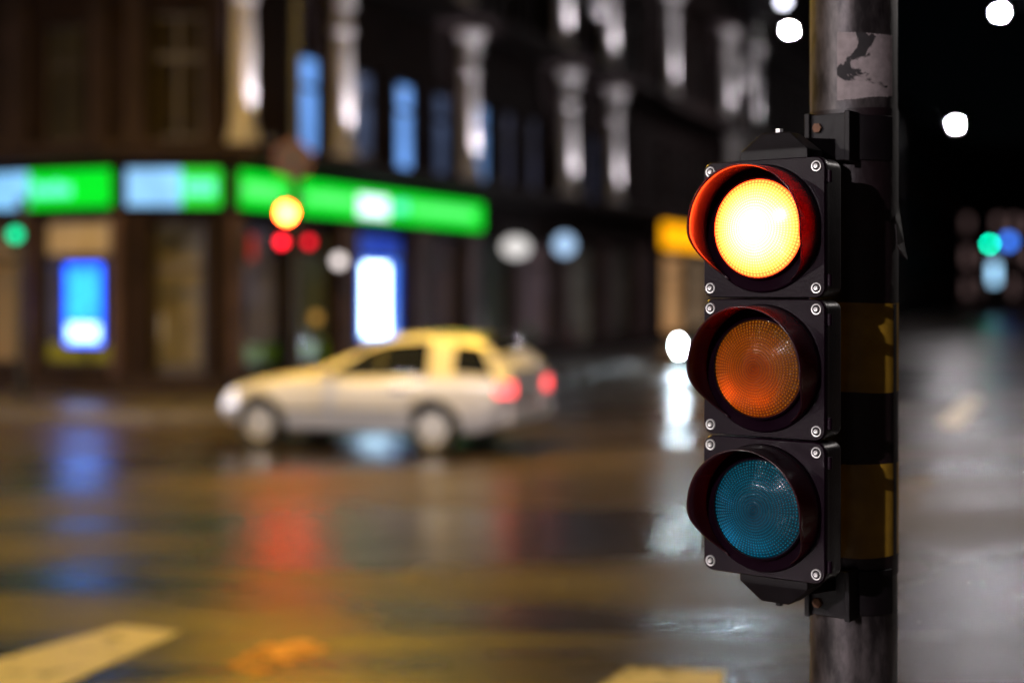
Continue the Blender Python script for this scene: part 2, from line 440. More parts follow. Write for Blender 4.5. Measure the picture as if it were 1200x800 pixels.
# ------------------------------------------------------------------ ground
g = MB().add([(-300, -300, 0), (300, -300, 0), (300, 400, 0), (-300, 400, 0)], [(0, 1, 2, 3)]).build('road', M_['asphalt']); struct(g)
CR = Vector((-4.65, 23.1)); UR = Vector((.397, .918)).normalized(); NR = Vector((UR.y, -UR.x))
CL = Vector((-6.24, 23.0)); UL = Vector((-.918, .397)).normalized(); NL = Vector((-.397, -.918)).normalized()
UC = (CR - CL).normalized(); NC = Vector((UC.y, -UC.x))
def frame(O, U, N): return lambda s, d, z: (O.x + U.x * s + N.x * d, O.y + U.y * s + N.y * d, z)
FR = frame(CR, UR, NR); FL = frame(CL, UL, NL); FC = frame(CL, UC, NC)
def sR(px):
    a = (px - 600) / FPX
    return (-CR.x + a * CR.y) / (UR.x - a * UR.y)
def sRd(px, d):
    a = (px - 600) / FPX; x0 = CR.x + NR.x * d; y0 = CR.y + NR.y * d
    return (-x0 + a * y0) / (UR.x - a * UR.y)
def sL(px):
    a = (px - 600) / FPX
    return (CL.x - a * CL.y) / (a * UL.y - UL.x)
def zR(px, py): return CAMH + (HOR - py) / FPX * FR(sR(px), 0, 0)[1]
def zL(px, py): return CAMH + (HOR - py) / FPX * FL(sL(px), 0, 0)[1]
KW = 3.2
def poly_prism(name, pts, z0, z1, mat, bevel=0.0):
    n = len(pts); vs = [(p[0], p[1], z0) for p in pts] + [(p[0], p[1], z1) for p in pts]
    fs = [tuple(range(n)), tuple(range(n, 2 * n))] + [(i, (i + 1) % n, n + (i + 1) % n, n + i) for i in range(n)]
    return struct(MB().add(vs, fs).build(name, mat, bevel=bevel))
# left pavement with a rounded corner
def inter(p, u, q, v):
    d = u.x * v.y - u.y * v.x; w = q - p; t = (w.x * v.y - w.y * v.x) / d; return p + u * t
def corner_line(off):
    a = CR + NR * off; b = CL + NL * off
    c = inter(a, UR, b, UL)
    pL = c + UL * 4.6; pR = c + UR * 4.6
    arc = [(1 - t) ** 2 * pL + 2 * t * (1 - t) * c + t * t * pR for t in [k / 12 for k in range(13)]]
    return [b + UL * 60] + arc + [a + UR * 130]
kl = corner_line(KW); ki = corner_line(KW - .16)
back = [CR + UR * 130 - NR * 6, CR + UR * 5 - NR * 8, CL + UL * 60 - NL * 8]
poly_prism('pavement', [(p.x, p.y) for p in ki + back], .0, .125, M_['pavement'])
kb = MB()
for i in range(len(kl) - 1):
    a, b_, c, d = kl[i], kl[i + 1], ki[i + 1], ki[i]
    seg = max(1, int((b_ - a).length / 1.2))
    for k in range(seg):
        t0 = k / seg + .004; t1 = (k + 1) / seg - .004
        P = [a.lerp(b_, t0), a.lerp(b_, t1), d.lerp(c, t1), d.lerp(c, t0)]
        kb.hexa([(p.x, p.y, .0) for p in P] + [(p.x, p.y, .13) for p in P])
struct(kb.build('kerb', M_['kerb']))
# pavement the near signal stands on, and the right hand pavement of the far street
poly_prism('pavement', [(-40, -30), (40, -30), (40, 4.35), (-40, 4.35)], 0, .118, M_['pavement'])
kb = MB()
for k in range(66):
    kb.box(-40 + k * 1.2 + .005, -40 + (k + 1) * 1.2 - .005, 4.355, 4.52, 0, .125)
struct(kb.build('kerb', M_['kerb']))
rp = [CR + NR * 12 + UR * 16, CR + NR * 12 + UR * 200, CR + NR * 60 + UR * 200, CR + NR * 60 + UR * 16]
poly_prism('pavement', [(p.x, p.y) for p in rp], 0, .125, M_['pavement'])
# painted marks; the orange one carries a road reflection as colour
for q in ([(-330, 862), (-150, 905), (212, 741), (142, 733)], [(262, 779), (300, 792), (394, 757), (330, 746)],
          [(468, 671), (540, 675), (542, 684), (470, 683)], [(650, 838), (735, 783), (848, 787), (840, 840)],
          [(1098, 497), (1126, 500), (1153, 467), (1131, 464)], [(1040, 590), (1075, 592), (1100, 560), (1072, 558)],
          [(640, 677), (740, 680), (742, 687), (640, 686)]):
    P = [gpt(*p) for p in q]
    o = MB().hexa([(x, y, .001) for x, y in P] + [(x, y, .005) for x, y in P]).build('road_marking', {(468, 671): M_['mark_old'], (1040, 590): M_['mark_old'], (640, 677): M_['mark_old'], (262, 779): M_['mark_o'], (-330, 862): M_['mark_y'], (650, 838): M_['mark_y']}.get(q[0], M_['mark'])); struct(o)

# ------------------------------------------------------------------ buildings
def facade(mb, F, s0, s1, z0, z1, ops, d=0.0):
    S = sorted({s0, s1} | {o[0] for o in ops} | {o[1] for o in ops}); Zs = sorted({z0, z1} | {o[2] for o in ops} | {o[3] for o in ops})
    for i in range(len(S) - 1):
        for k in range(len(Zs) - 1):
            cs, cz = (S[i] + S[i + 1]) / 2, (Zs[k] + Zs[k + 1]) / 2
            if any(o[0] < cs < o[1] and o[2] < cz < o[3] for o in ops): continue
            mb.add([F(S[i], d, Zs[k]), F(S[i + 1], d, Zs[k]), F(S[i + 1], d, Zs[k + 1]), F(S[i], d, Zs[k + 1])], [(0, 1, 2, 3)])
    for a, b, c, e, dep in ops:
        p = [(a, c), (b, c), (b, e), (a, e)]
        for i in range(4):
            q, r = p[i], p[(i + 1) % 4]
            mb.add([F(q[0], d, q[1]), F(r[0], d, r[1]), F(r[0], d - dep, r[1]), F(q[0], d - dep, q[1])], [(0, 1, 2, 3)])
def window(F, a, b, c, e, dep, bld, pane_mat, transom=None, mull=1, fw=.07, name='window'):
    m = MB(); d0, d1 = -dep, -dep + .08
    m.fbox(F, a, a + fw, d0, d1, c, e).fbox(F, b - fw, b, d0, d1, c, e)
    m.fbox(F, a + fw, b - fw, d0, d1, c, c + fw).fbox(F, a + fw, b - fw, d0, d1, e - fw, e)
    if transom: m.fbox(F, a + fw, b - fw, d0 + .01, d1 + .012, transom - .045, transom + .045)
    for k in range(mull):
        s = a + (b - a) * (k + 1) / (mull + 1); m.fbox(F, s - .03, s + .03, d0 + .01, d1 + .006, c + fw, e - fw)
    w = m.build(name, M_['frame'], bld)
    MB().fbox(F, a + fw * .5, b - fw * .5, d0 + .02, d0 + .035, c + fw * .5, e - fw * .5).build('pane', pane_mat, w)
    return w
def interior(F, a, b, c, e, d0, d1, bld, mat, parent=None):
    """lined display space behind a shop pane"""
    m = MB()
    m.add([F(a, d1, c), F(b, d1, c), F(b, d1, e), F(a, d1, e)], [(0, 1, 2, 3)])
    m.add([F(a, d0, c), F(a, d1, c), F(a, d1, e), F(a, d0, e)], [(0, 1, 2, 3)]).add([F(b, d0, c), F(b, d1, c), F(b, d1, e), F(b, d0, e)], [(0, 1, 2, 3)])
    m.add([F(a, d0, c), F(b, d0, c), F(b, d1, c), F(a, d1, c)], [(0, 1, 2, 3)]).add([F(a, d0, e), F(b, d0, e), F(b, d1, e), F(a, d1, e)], [(0, 1, 2, 3)])
    return m.build('shop_interior', mat, parent or bld)
blue_w = glow('blue_lit_window', (.17, .40, .95), 1.2, var=.25, scale=1.5)
blue_d = glow('dim_blue_window', (.30, .42, .80), .16, var=.4, scale=2)
blue_m = glow('half_lit_blue_window', (.2, .42, .9), .60, var=.3, scale=2)
dim_v = glow('dim_violet_window', (.34, .36, .62), .10, var=.4, scale=2)
amber_d = glow('dim_amber_window', (.8, .5, .12), .010, base=(.008, .007, .006), var=.6, scale=2)

def col_light(loc, target, energy, size, parent, col=(.95, .91, 1)):
    ld = bpy.data.lights.new('floodlight_beam', 'SPOT'); ld.energy = energy; ld.spot_size = R(size); ld.spot_blend = .8; ld.color = col
    ld.shadow_soft_size = .06
    o = bpy.data.objects.new('floodlight_beam', ld); COL.objects.link(o); o.parent = parent
    o.location = loc; v = Vector(target) - Vector(loc); o.rotation_euler = v.to_track_quat('-Z', 'Y').to_euler(); return o
def column(F, s, z0, z1, bld, energy, r=.205, on=True):
    """round column on a pedestal with ring, neck and spread capital; its own floodlight at the foot"""
    h = z1 - z0; d = .30
    P = Matrix.Translation(F(s, d, z0))
    m = MB()
    m.lathe([(0, 0), (r * 1.45, 0), (r * 1.45, .10), (r * 1.25, .12), (r * 1.30, .22), (r * 1.12, .27), (r * 1.05, .32), (r, .36), (r * .97, h * .5),
             (r * .86, h * .70), (r * 1.08, h * .715), (r * 1.12, h * .735), (r * 1.05, h * .755), (r * .86, h * .765), (r * .88, h * .83), (r * 1.25, h * .86), (r * 1.05, h * .885),
             (r * 1.25, h * .93), (r * 1.75, h * .965), (r * 1.80, h), (0, h)], P, 20)
    c = m.build('column', M_['cream'], bld, smooth=True)
    MB().fbox(F, s - r * 1.9, s + r * 1.9, .002, d - r * .7, z0, z1).build('pilaster', M_['stucco'], c)
    if on:
        u = MB(); a = F(s, d + .52, z0 + .02); u.box(a[0] - .08, a[0] + .08, a[1] - .08, a[1] + .08, z0, z0 + .09)
        ul = u.build('floodlight', M_['blackmetal'], bld)
        col_light((a[0], a[1], z0 + .14), F(s, d + .05, z0 + h * .62), energy * 3.4, 44, bld)
    return c

A_END = sR(757)
bldA = empty('corner_building', (CR.x, CR.y, .125))
tag(bldA, 'dark old corner building above the green lit signs, with floodlit columns', 'building')
class Rel:   # builds parts in world space, then re-bases onto the thing's origin
    pass
def rebase(root):
    bpy.context.view_layer.update()
    inv = Matrix.Translation(root.location).inverted()
    for ch in root.children:
        ch.matrix_parent_inverse = inv
ZT = 14.6
# --- right facade openings
shop_px = [(283, 336), (349, 394), (418, 482), (503, 542), (560, 600), (613, 652), (664, 700), (711, 742)]
ops = []
shops = []
for i, (a, b) in enumerate(shop_px):
    s0, s1 = sR(a), sR(b); o = (s0, s1, .5 if i != 4 and i != 6 else .16, 2.95, .22); ops.append(o); shops.append(o)
w1 = [(352, 386, 'w'), (420, 444, 'd'), (465, 494, 'w'), (510, 536, 'd'), (562, 576, 'm'), (590, 608, 'v'), (617, 640, 'v'), (690, 707, 'v')]
ups = []
for a, b, k in w1:
    c = (sR(a) + sR(b)) / 2; hw = .5
    o = (c - hw, c + hw, 4.25, 6.05, .24); ops.append(o); ups.append((o, k))
for c in (1.5, 3.3, 5.5, 7.9, 11.6, 13.6, 17.6, 21.0):
    for z0, z1 in ((8.2, 10.4), (11.9, 13.4)):
        o = (c - .5, c + .5, z0, z1, .24); ops.append(o); ups.append((o, 'x'))
wall = MB(); facade(wall, FR, 0, A_END, .1, ZT, ops)
# --- chamfer with entrance
CW = (CR - CL).length
copsd = (.36, 1.26, .13, 2.95, .4)
cops = [copsd, (.40, 1.22, 4.25, 6.3, .24), (.40, 1.22, 8.2, 10.4, .24), (.40, 1.22, 11.9, 13.4, .24)]
facade(wall, FC, 0, CW, .1, ZT, cops)
# --- left facade
LE = 16.0
lops = [(sL(131), sL(44), .55, 3.0, .22)]
s = sL(26)
while s + 1.5 < LE: lops.append((s, s + 1.5, .55, 3.0, .22)); s += 2.1
lups = []
for a, b in ((sL(97), sL(48)), (2.9, 3.8), (5.0, 5.9), (7.1, 8.0), (9.2, 10.1), (11.3, 12.2), (13.4, 14.3)):
    for z0, z1 in ((4.25, 6.2), (8.2, 10.4), (11.9, 13.4)): lups.append((a, b, z0, z1, .24))
facade(wall, FL, 0, LE, .1, ZT, lops + lups)
# closing back and roof
pts = [FR(A_END, 0, 0), FR(A_END, -12, 0), FL(LE, -12, 0), FL(LE, 0, 0)]
for i in range(3):
    a, b = pts[i], pts[i + 1]; wall.add([(a[0], a[1], .1), (b[0], b[1], .1), (b[0], b[1], ZT), (a[0], a[1], ZT)], [(0, 1, 2, 3)])
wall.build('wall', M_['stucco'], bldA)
# dark core behind the windows
core = MB()
rr = [FR(A_END - .02, -.95, 0), FR(.7, -.95, 0), FC(CW / 2, -1.1, 0), FL(.7, -.95, 0), FL(LE - .02, -.95, 0), FL(LE - .02, -11.9, 0), FR(A_END - .02, -11.9, 0)]
n = len(rr)
core.add([(p[0], p[1], .1) for p in rr] + [(p[0], p[1], ZT - .05) for p in rr], [(i, (i + 1) % n, n + (i + 1) % n, n + i) for i in range(n)])
core.build('inner_wall', M_['trim'], bldA)
rf = [FR(A_END, .45, 0), FR(-.2, .45, 0), FC(CW / 2, .5, 0), FL(-.2, .45, 0), FL(LE, .45, 0), FL(LE, -12, 0), FR(A_END, -12, 0)]
n = len(rf)
MB().add([(p[0], p[1], ZT) for p in rf] + [(p[0], p[1], ZT + .35) for p in rf], [tuple(range(n)), tuple(range(n, 2 * n))] + [(i, (i + 1) % n, n + (i + 1) % n, n + i) for i in range(n)]).build('roof', M_['roof'], bldA)
# ledges and cornices run round the corner
def ledge(z0, z1, d, bld, mat, name='cornice'):
    m = MB()
    def P(F, s, dd, z): return F(s, dd, z)
    outer = [FR(A_END, d, 0), FR(-.12 * d, d, 0), FL(-.12 * d, d, 0), FL(LE, d, 0)]
    inner = [FR(A_END, .003, 0), FR(0, .003, 0), FL(0, .003, 0), FL(LE, .003, 0)]
    for i in range(3):
        a, b, c, e = outer[i], outer[i + 1], inner[i + 1], inner[i]
        m.hexa([(p[0], p[1], z0) for p in (a, b, c, e)] + [(p[0], p[1], z1) for p in (a, b, c, e)])
    return m.build(name, mat, bld)
ledge(3.86, 4.02, .62, bldA, M_['stone']); ledge(4.02, 4.14, .80, bldA, M_['stone'])
ledge(7.45, 7.62, .50, bldA, M_['stone']); ledge(7.62, 7.80, .74, bldA, M_['stone'])
ledge(11.15, 11.45, .6, bldA, M_['stone']); ledge(14.2, 14.55, .55, bldA, M_['stone'])
ledge(.1, .42, .07, bldA, M_['stone'], 'plinth')
# shop fronts
films = [paint('green_window_film', (.10, .22, .02), .5, var=.3), ]
tints = [(.30, .28, .36), (.26, .30, .24), (.10, .22, .75), (.34, .26, .30), (.20, .22, .20), (.34, .24, .26), (.30, .27, .24), (.26, .22, .20)]
stren = [.14, .07, .50, .06, .05, .16, .15, .09]
goods = [paint('window_goods_%d' % i, c, .6, var=.4, scale=4) for i, c in enumerate(((.5, .45, .4), (.1, .3, .08), (.45, .2, .2), (.2, .25, .45)))]
for i, o in enumerate(shops):
    a, b, c, e, dep = o
    w = window(FR, a, b, c, e, dep, bldA, M_['shopglass'], transom=2.42, mull=0, name='shop_window')
    interior(FR, a + .04, b - .04, c + .04, e - .04, -dep + .01, -.85, bldA, glow('shop_inside', tints[i], stren[i] * .8, base=tints[i], var=.7, scale=1.6), w)
    if i in (0, 1, 3, 4):
        MB().fbox(FR, a + .06, b - .06, -dep + .042, -dep + .05, c + .08, c + .36).build('window_film', glow('backlit_green_film_%d' % i, (.22, .36, .02), .13, base=(.1, .2, .02), var=.3), w)
    gm = MB()
    for k in range(5):
        x = a + .15 + (b - a - .3) * random.random(); h = .3 + random.random() * .9
        gm.lathe([(0, 0), (.12, 0), (.14, h * .5), (.07, h * .75), (.10, h * .9), (0, h)], Matrix.Translation(FR(x, -.5 - .2 * random.random(), c + .05)), 10)
    gm.build('display_goods', goods[i % 4], w)
# stone piers between shop windows
edges = [0.02] + [v for o in shops for v in (o[0], o[1])] + [A_END - .02]
for k in range(0, len(edges), 2):
    a, b = edges[k] + .07, edges[k + 1] - .07
    if b - a > .12: MB().fbox(FR, a, b, .003, .11, .425, 3.05).build('pier', M_['pier'], bldA)
le = [0.02] + sorted(v for o in lops for v in (o[0], o[1])) + [LE - .02]
for k in range(0, len(le), 2):
    a, b = le[k] + .05, le[k + 1] - .05
    if b - a > .12: MB().fbox(FL, a, b, .003, .11, .425, 3.05).build('pier', M_['pier'], bldA)
# upper windows
for o, k in ups:
    window(FR, *o, bldA, {'w': blue_w, 'd': blue_d, 'm': blue_m, 'v': dim_v, 'x': M_['pane']}[k], transom=o[2] + (o[3] - o[2]) * .68, mull=1 if k in 'xv' else 0, fw=.06)
for o in cops[1:]: window(FC, *o, bldA, M_['curtain'], transom=o[2] + 1.35, mull=1, fw=.06)
for k, o in enumerate(lups): window(FL, *o, bldA, amber_d if k == 0 else M_['pane'], transom=o[2] + 1.3, mull=1, fw=.06)
for k, o in enumerate(lops):
    w = window(FL, *o, bldA, M_['shopglass'], transom=2.32, mull=0, name='shop_window')
    t = (.55, .40, .22) if k else (.28, .30, .62)
    interior(FL, o[0] + .04, o[1] - .04, o[2] + .04, o[3] - .04, -.21, -.85, bldA, glow('left_shop_inside', t, .05 if k else .09, base=t, var=.7, scale=2), w)
    if k == 0:
        MB().fbox(FL, o[0] + .08, o[1] - .08, -.178, -.17, 2.40, 2.92).build('window_film', glow('backlit_beige_film', (.75, .52, .22), .14, base=(.4, .3, .2), var=.3), w)
        MB().fbox(FL, o[0] + .08, o[1] - .08, -.178, -.17, .63, .92).build('window_film', glow('backlit_olive_film', (.42, .36, .03), .09, base=(.2, .2, .02), var=.3), w)
# entrance door
a, b, c, e, dep = copsd
dm = MB(); dm.fbox(FC, a, a + .10, -.4, -.32, c, e).fbox(FC, b - .10, b, -.4, -.32, c, e).fbox(FC, a + .1, b - .1, -.4, -.32, c, c + .45).fbox(FC, a + .1, b - .1, -.4, -.32, e - .1, e).fbox(FC, a + .1, b - .1, -.4, -.31, 2.1, 2.2)
door = dm.build('entrance_door', M_['frame'], bldA)
MB().fbox(FC, a + .05, b - .05, -.385, -.37, c + .4, e - .05).build('pane', M_['shopglass'], door)
MB().tube(FC(a + .16, -.27, 1.0), FC(a + .16, -.27, 1.4), .018).build('handle', M_['steel'], door)
interior(FC, a + .03, b - .03, c + .03, e - .03, -.39, -1.05, bldA, glow('lobby_inside', (.7, .52, .25), .05, base=(.4, .33, .22), var=.95, scale=2.6), door)
# columns: first floor then second floor
colsA = [column(FR, sRd(px, .42), 4.16, 7.40, bldA, en) for px, en in ((292, 170), (407, 220), (555, 260), (671, 240), (724, 240))]
for px, en in ((548, 260), (665, 270), (718, 270)): column(FR, sRd(px, .42), 7.82, 11.1, bldA, en)
for s in (sRd(292, .42), sRd(407, .42)): column(FR, s, 7.82, 11.1, bldA, 250)
# pilasters on the chamfer edges and left wall
for F, a, b in ((FL, .28, .66), (FC, .02, .30), (FC, 1.32, 1.56), (FL, 1.95, 2.5), (FL, 4.1, 4.6), (FL, 6.2, 6.7), (FL, 8.3, 8.8)):
    m = MB()
    for z0, z1 in ((4.16, 7.42), (7.82, 11.12)):
        m.fbox(F, a, b, .003, .14, z0, z1).fbox(F, a - .05, b + .05, .004, .19, z0 + .004, z0 + .35).fbox(F, a - .06, b + .06, .004, .21, z1 - .3, z1 - .004)
    m.build('pilaster', M_['stone'], bldA)
def ornament(s, z, bld):
    m = MB(); P = Vector(FR(s, .12, z))
    rot = Matrix.Rotation(math.atan2(UR.y, UR.x), 4, 'Z')
    Mx = Matrix.Translation(P) @ rot
    for dx, dz, rx, rz in ((-.42, .32, .34, .22), (0, 0, .42, .45), (.42, -.28, .34, .24), (0, .55, .25, .16)):
        m.lathe([(math.sin(math.pi * k / 8), -math.cos(math.pi * k / 8)) for k in range(9)], Mx @ Matrix.Translation((dx, 0, dz)) @ Matrix.Diagonal((rx, .16, rz, 1)), 14)
    m.build('relief', M_['cream'], bld, smooth=True)
    a = FR(s, .95, z - 1.5)
    col_light(a, FR(s, .12, z), 45, 46, bld, (.85, .86, 1))
ornament((sR(665) + sR(718)) / 2, 9.75, bldA)
rebase(bldA)

# --- neighbouring building
B0, B1 = A_END + .03, A_END + 26
bldB = empty('neighbouring_building', (*FR(B0, 0, .125)[:2], .125))
tag(bldB, 'dark building beyond the corner house with the orange lit shop sign, behind the traffic light', 'building')
ops = []; bs = []; bu = []
for px in ((779, 806), (812, 830), (838, 852), (858, 868)):
    o = (sR(px[0]), sR(px[1]), .4, 2.95, .22); ops.append(o); bs.append(o)
k = B0 + 1.0
while k + 1 < B1:
    for z0, z1 in ((4.6, 6.4), (8.3, 10.4), (11.8, 13.6)):
        o = (k, k + .95, z0, z1, .24); ops.append(o); bu.append(o)
    k += 1.95
wb = MB(); facade(wb, FR, B0, B1, .1, 15.6, ops, d=-.04)
pts = [FR(B1, -.04, 0), FR(B1, -12, 0), FR(B0, -12, 0), FR(B0, -.04, 0)]
for i in range(3):
    a, b = pts[i], pts[i + 1]; wb.add([(a[0], a[1], .1), (b[0], b[1], .1), (b[0], b[1], 15.6), (a[0], a[1], 15.6)], [(0, 1, 2, 3)])
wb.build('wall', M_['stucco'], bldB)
MB().fbox(FR, B0, B1, -.95, -.93, .1, 15.5).build('inner_wall', M_['trim'], bldB)
MB().fbox(FR, B0, B1, -12, .5, 15.6, 15.95).build('roof', M_['roof'], bldB)
for z0, z1, d in ((3.9, 4.15, .55), (7.45, 7.8, .7), (11.15, 11.45, .6)): MB().fbox(FR, B0, B1, -.038, d, z0, z1).build('cornice', M_['stone'], bldB)
for i, o in enumerate(bs):
    w = window(FR, *o, bldB, M_['shopglass'], transom=2.4, mull=0, name='shop_window')
    t = [(.75, .50, .26), (.6, .45, .3), (.5, .4, .3), (.4, .3, .3)][i]
    interior(FR, o[0] + .04, o[1] - .04, o[2] + .04, o[3] - .04, -.21, -.9, bldB, glow('warm_shop_inside', t, [.42, .35, .2, .1][i], base=t, var=.6, scale=1.2), w)
for o in bu: window(FR, *o, bldB, M_['pane'], transom=o[2] + 1.3, mull=1, fw=.06)
for px in (862, 888): column(FR, sRd(px, .42), 4.16, 7.40, bldB, 55)
for px in (790, 857, 887): column(FR, sRd(px, .42), 7.82, 11.1, bldB, 290)
ornament((sR(857) + sR(887)) / 2, 9.9, bldB)
rebase(bldB)

# --- buildings closing the street far away, and along the left side further on
def plain_house(name, label, P, U, Nn, w, h, dep, mat, lit, nwin, storeys, seed, prob=.7):
    rnd = random.Random(seed)
    F = frame(P, U, Nn); b = empty(name, (P.x, P.y, 0)); tag(b, label, 'building')
    ops = []; fh = h / storeys
    for s in range(storeys):
        for k in range(nwin):
            c = w * (k + .5) / nwin; hw = w / nwin * .24
            ops.append((c - hw, c + hw, s * fh + fh * .22, s * fh + fh * .78, .25))
    m = MB(); facade(m, F, 0, w, 0, h, ops)
    pts = [F(w, 0, 0), F(w, -dep, 0), F(0, -dep, 0), F(0, 0, 0)]
    for i in range(3):
        a, c = pts[i], pts[i + 1]; m.add([(a[0], a[1], 0), (c[0], c[1], 0), (c[0], c[1], h), (a[0], a[1], h)], [(0, 1, 2, 3)])
    m.build('wall', mat, b)
    MB().fbox(F, -.2, w + .2, -dep, .3, h, h + .4).build('roof', M_['roof'], b)
    for o in ops: window(F, *o, b, lit if (lit and rnd.random() < prob and o[2] < 2.5 * fh) else M_['pane'], mull=1, fw=.09)  # far_glow panes imitate faint light on the fronts
    rebase(b); return b
far_lit = glow('far_dim_window', (.75, .46, .44), .17, var=.9, scale=.5)  # window glow added to imitate faint light on the far fronts
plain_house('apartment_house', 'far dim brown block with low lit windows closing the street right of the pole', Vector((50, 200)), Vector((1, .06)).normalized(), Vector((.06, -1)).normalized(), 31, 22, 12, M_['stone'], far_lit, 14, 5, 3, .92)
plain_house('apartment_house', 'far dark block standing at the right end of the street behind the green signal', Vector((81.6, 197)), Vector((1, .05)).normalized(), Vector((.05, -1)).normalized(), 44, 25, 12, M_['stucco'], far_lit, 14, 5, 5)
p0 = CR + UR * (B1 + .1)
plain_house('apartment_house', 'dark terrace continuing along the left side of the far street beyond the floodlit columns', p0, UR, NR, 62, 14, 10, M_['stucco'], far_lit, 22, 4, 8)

# ------------------------------------------------------------------ lit signs on the corner building
SIGNZ0, SIGNZ1 = 3.13, 3.76
case = M_['blackmetal']
g_green = glow('green_light_box', (.0, 1.0, .025), 1.0, base=(0, .012, .001)); g_gtext = glow('pale_green_letters', (.14, 1.0, .22), 1.15, base=(.002, .012, .003))
g_white = glow('blue_white_light_box', (.25, .60, 1.0), 1.25, var=.25, scale=1.5, base=(.01, .015, .02)); g_cyan = glow('cyan_letters', (.15, 1.0, .72), 1.3); g_logo = glow('bright_logo', (.75, .95, 1.0), 2.2)
def light_sign(F, a, b, z0, z1, d, spans, label, texts):
    """box case on brackets, lit face split in colour fields, raised letter shapes"""
    t = empty('light_box_sign', F((a + b) / 2, d, z0)); tag(t, label, 'sign', 'green light box signs round the corner')
    MB().fbox(F, a, b, .02, d - .01, z0, z1).build('sign_case', case, t, bevel=.02)
    for s0, s1, mat in spans: MB().fbox(F, s0 + .002, s1 - .002, d - .012, d + .006, z0 + .02, z1 - .02).build('lit_face', mat, t)
    for s0, s1, q0, q1, mat, n in texts:
        m = MB(); rnd = random.Random(int(s0 * 100)); w = (s1 - s0) / n
        for k in range(n):
            x0 = s0 + k * w + w * .08; x1 = s0 + (k + 1) * w - w * .08
            hh = q1 if rnd.random() > .35 else q0 + (q1 - q0) * .8
            m.fbox(F, x0, x1, d + .0065, d + .014, q0, hh)
        m.build('lettering', mat, t)
    rebase(t); return t
zm0, zm1 = SIGNZ0 + .2, SIGNZ1 - .2
light_sign(FL, sL(143), 2.75, SIGNZ0, SIGNZ1, .28, [(sL(47), 2.75, g_white), (sL(143), sL(47), g_green)], 'long green and white light box sign on the left front, left of the corner door', [(sL(98), sL(52), zm0, zm1, g_cyan, 4)])
light_sign(FC, .06, CW - .04, SIGNZ0, SIGNZ1, .25, [(.06, .92, g_white), (.92, CW - .04, g_green)], 'short light box sign over the corner door, white on its left half', [(.98, 1.46, zm0, zm1, g_cyan, 3)])
light_sign(FR, max(.03, sRd(276, .27)), sRd(341, .27), SIGNZ0, SIGNZ1, .26, [(max(.03, sRd(276, .27)), sRd(341, .27), g_green)], 'plain all green light box sign between the corner door and the far red signal', [(sRd(286, .27), sRd(332, .27), zm0, zm1, g_gtext, 4)])
light_sign(FR, sRd(345, .27), sRd(566, .27), SIGNZ0 - .02, SIGNZ1 - .02, .26, [(sRd(345, .27), sRd(566, .27), g_green)], 'longest green light box sign with a bright white emblem, on the street front',
           [(sRd(358, .27), sRd(415, .27), zm0, zm1, g_gtext, 5), (sRd(417, .27), sRd(458, .27), SIGNZ0 + .06, SIGNZ1 - .08, g_logo, 1), (sRd(460, .27), sRd(478, .27), zm0, zm1, g_cyan, 2), (sRd(482, .27), sRd(556, .27), zm0, zm1, g_gtext, 9)])
# display screens in the windows
g_blue = glow('blue_screen', (.006, .10, 1.0), 4.6); g_bcy = glow('cyan_screen_picture', (.010, .16, 1.0), 5.6, var=.4, scale=3); g_wht = glow('white_screen_text', (.45, .75, 1.0), 4.5)
sc = empty('advertising_screen', FL(sL(94), .12, .85)); tag(sc, 'glowing blue advertising screen with a white strip at its foot, in the left shop front', 'screen')
a, b = sL(116), sL(71); z0, z1 = zL(94, 406), zL(94, 308)
MB().fbox(FL, a, b, -.17, -.10, z0, z1).build('screen_case', case, sc, bevel=.01)
MB().fbox(FL, a + .03, b - .03, -.102, -.094, z0 + .03, z1 - .03).build('screen', g_blue, sc)
MB().fbox(FL, a + .12, b - .12, -.093, -.089, z0 + .42, z1 - .15).build('picture', g_bcy, sc)
MB().fbox(FL, a + .09, b - .09, -.093, -.089, z0 + .10, z0 + .36).build('text_strip', g_wht, sc)
MB().fbox(FL, a + .3, a + .36, -.16, -.12, .58, z0).build('stand', case, sc)
rebase(sc)
sc = empty('advertising_screen', FR(sR(443), .06, .9)); tag(sc, 'tall dazzling white light panel with a blue rim, in the window behind the silver car', 'screen')
a, b = sR(429), sR(459); z0, z1 = zR(444, 394), zR(444, 308)
MB().fbox(FR, a - .05, b + .34, -.16, -.08, z0 - .05, z1 + .05).build('screen_case', glow('blue_case_glow', (.06, .22, 1.0), 1.6), sc)
MB().fbox(FR, a + .04, b - .04, -.079, -.07, z0 + .03, z1 - .03).build('screen', glow('white_panel', (.55, .80, 1.0), 9), sc)
MB().fbox(FR, a + .2, a + .3, -.14, -.1, .55, z0 - .03).build('stand', case, sc)
rebase(sc)
# round lit signs over the shops, orange sign, red box, small lamps
def disc_sign(px, py, rx, rz, mat, label, d=.55):
    s = sR(px); z = zR(px, py); t = empty('shop_lamp_sign', FR(s, d, z)); tag(t, label, 'lit sign', 'lit signs standing out over the shops')
    rot = Matrix.Translation(FR(s, d, z)) @ Matrix.Rotation(math.atan2(-FR(s, d, 0)[1], -FR(s, d, 0)[0]) + .35, 4, 'Z') @ Matrix.Rotation(R(90), 4, 'Y') @ Matrix.Diagonal((rz, rx, 1, 1))
    MB().lathe([(0, -.05), (1, -.05), (1.08, -.04), (1.08, .04), (1, .05)], rot, 28).build('sign_case', case, t, smooth=True)
    MB().lathe([(1, .051), (.9, .07), (0, .075)], rot, 28).build('lit_face', mat, t, smooth=True)
    MB().tube(FR(s, 0.0, z), FR(s, d - .04, z), .02).build('arm', case, t)
    rebase(t)
disc_sign(578, 290, .34, .24, glow('white_oval_sign', (1, .95, .92), .95), 'white oval lit sign over the shops just right of the green sign')
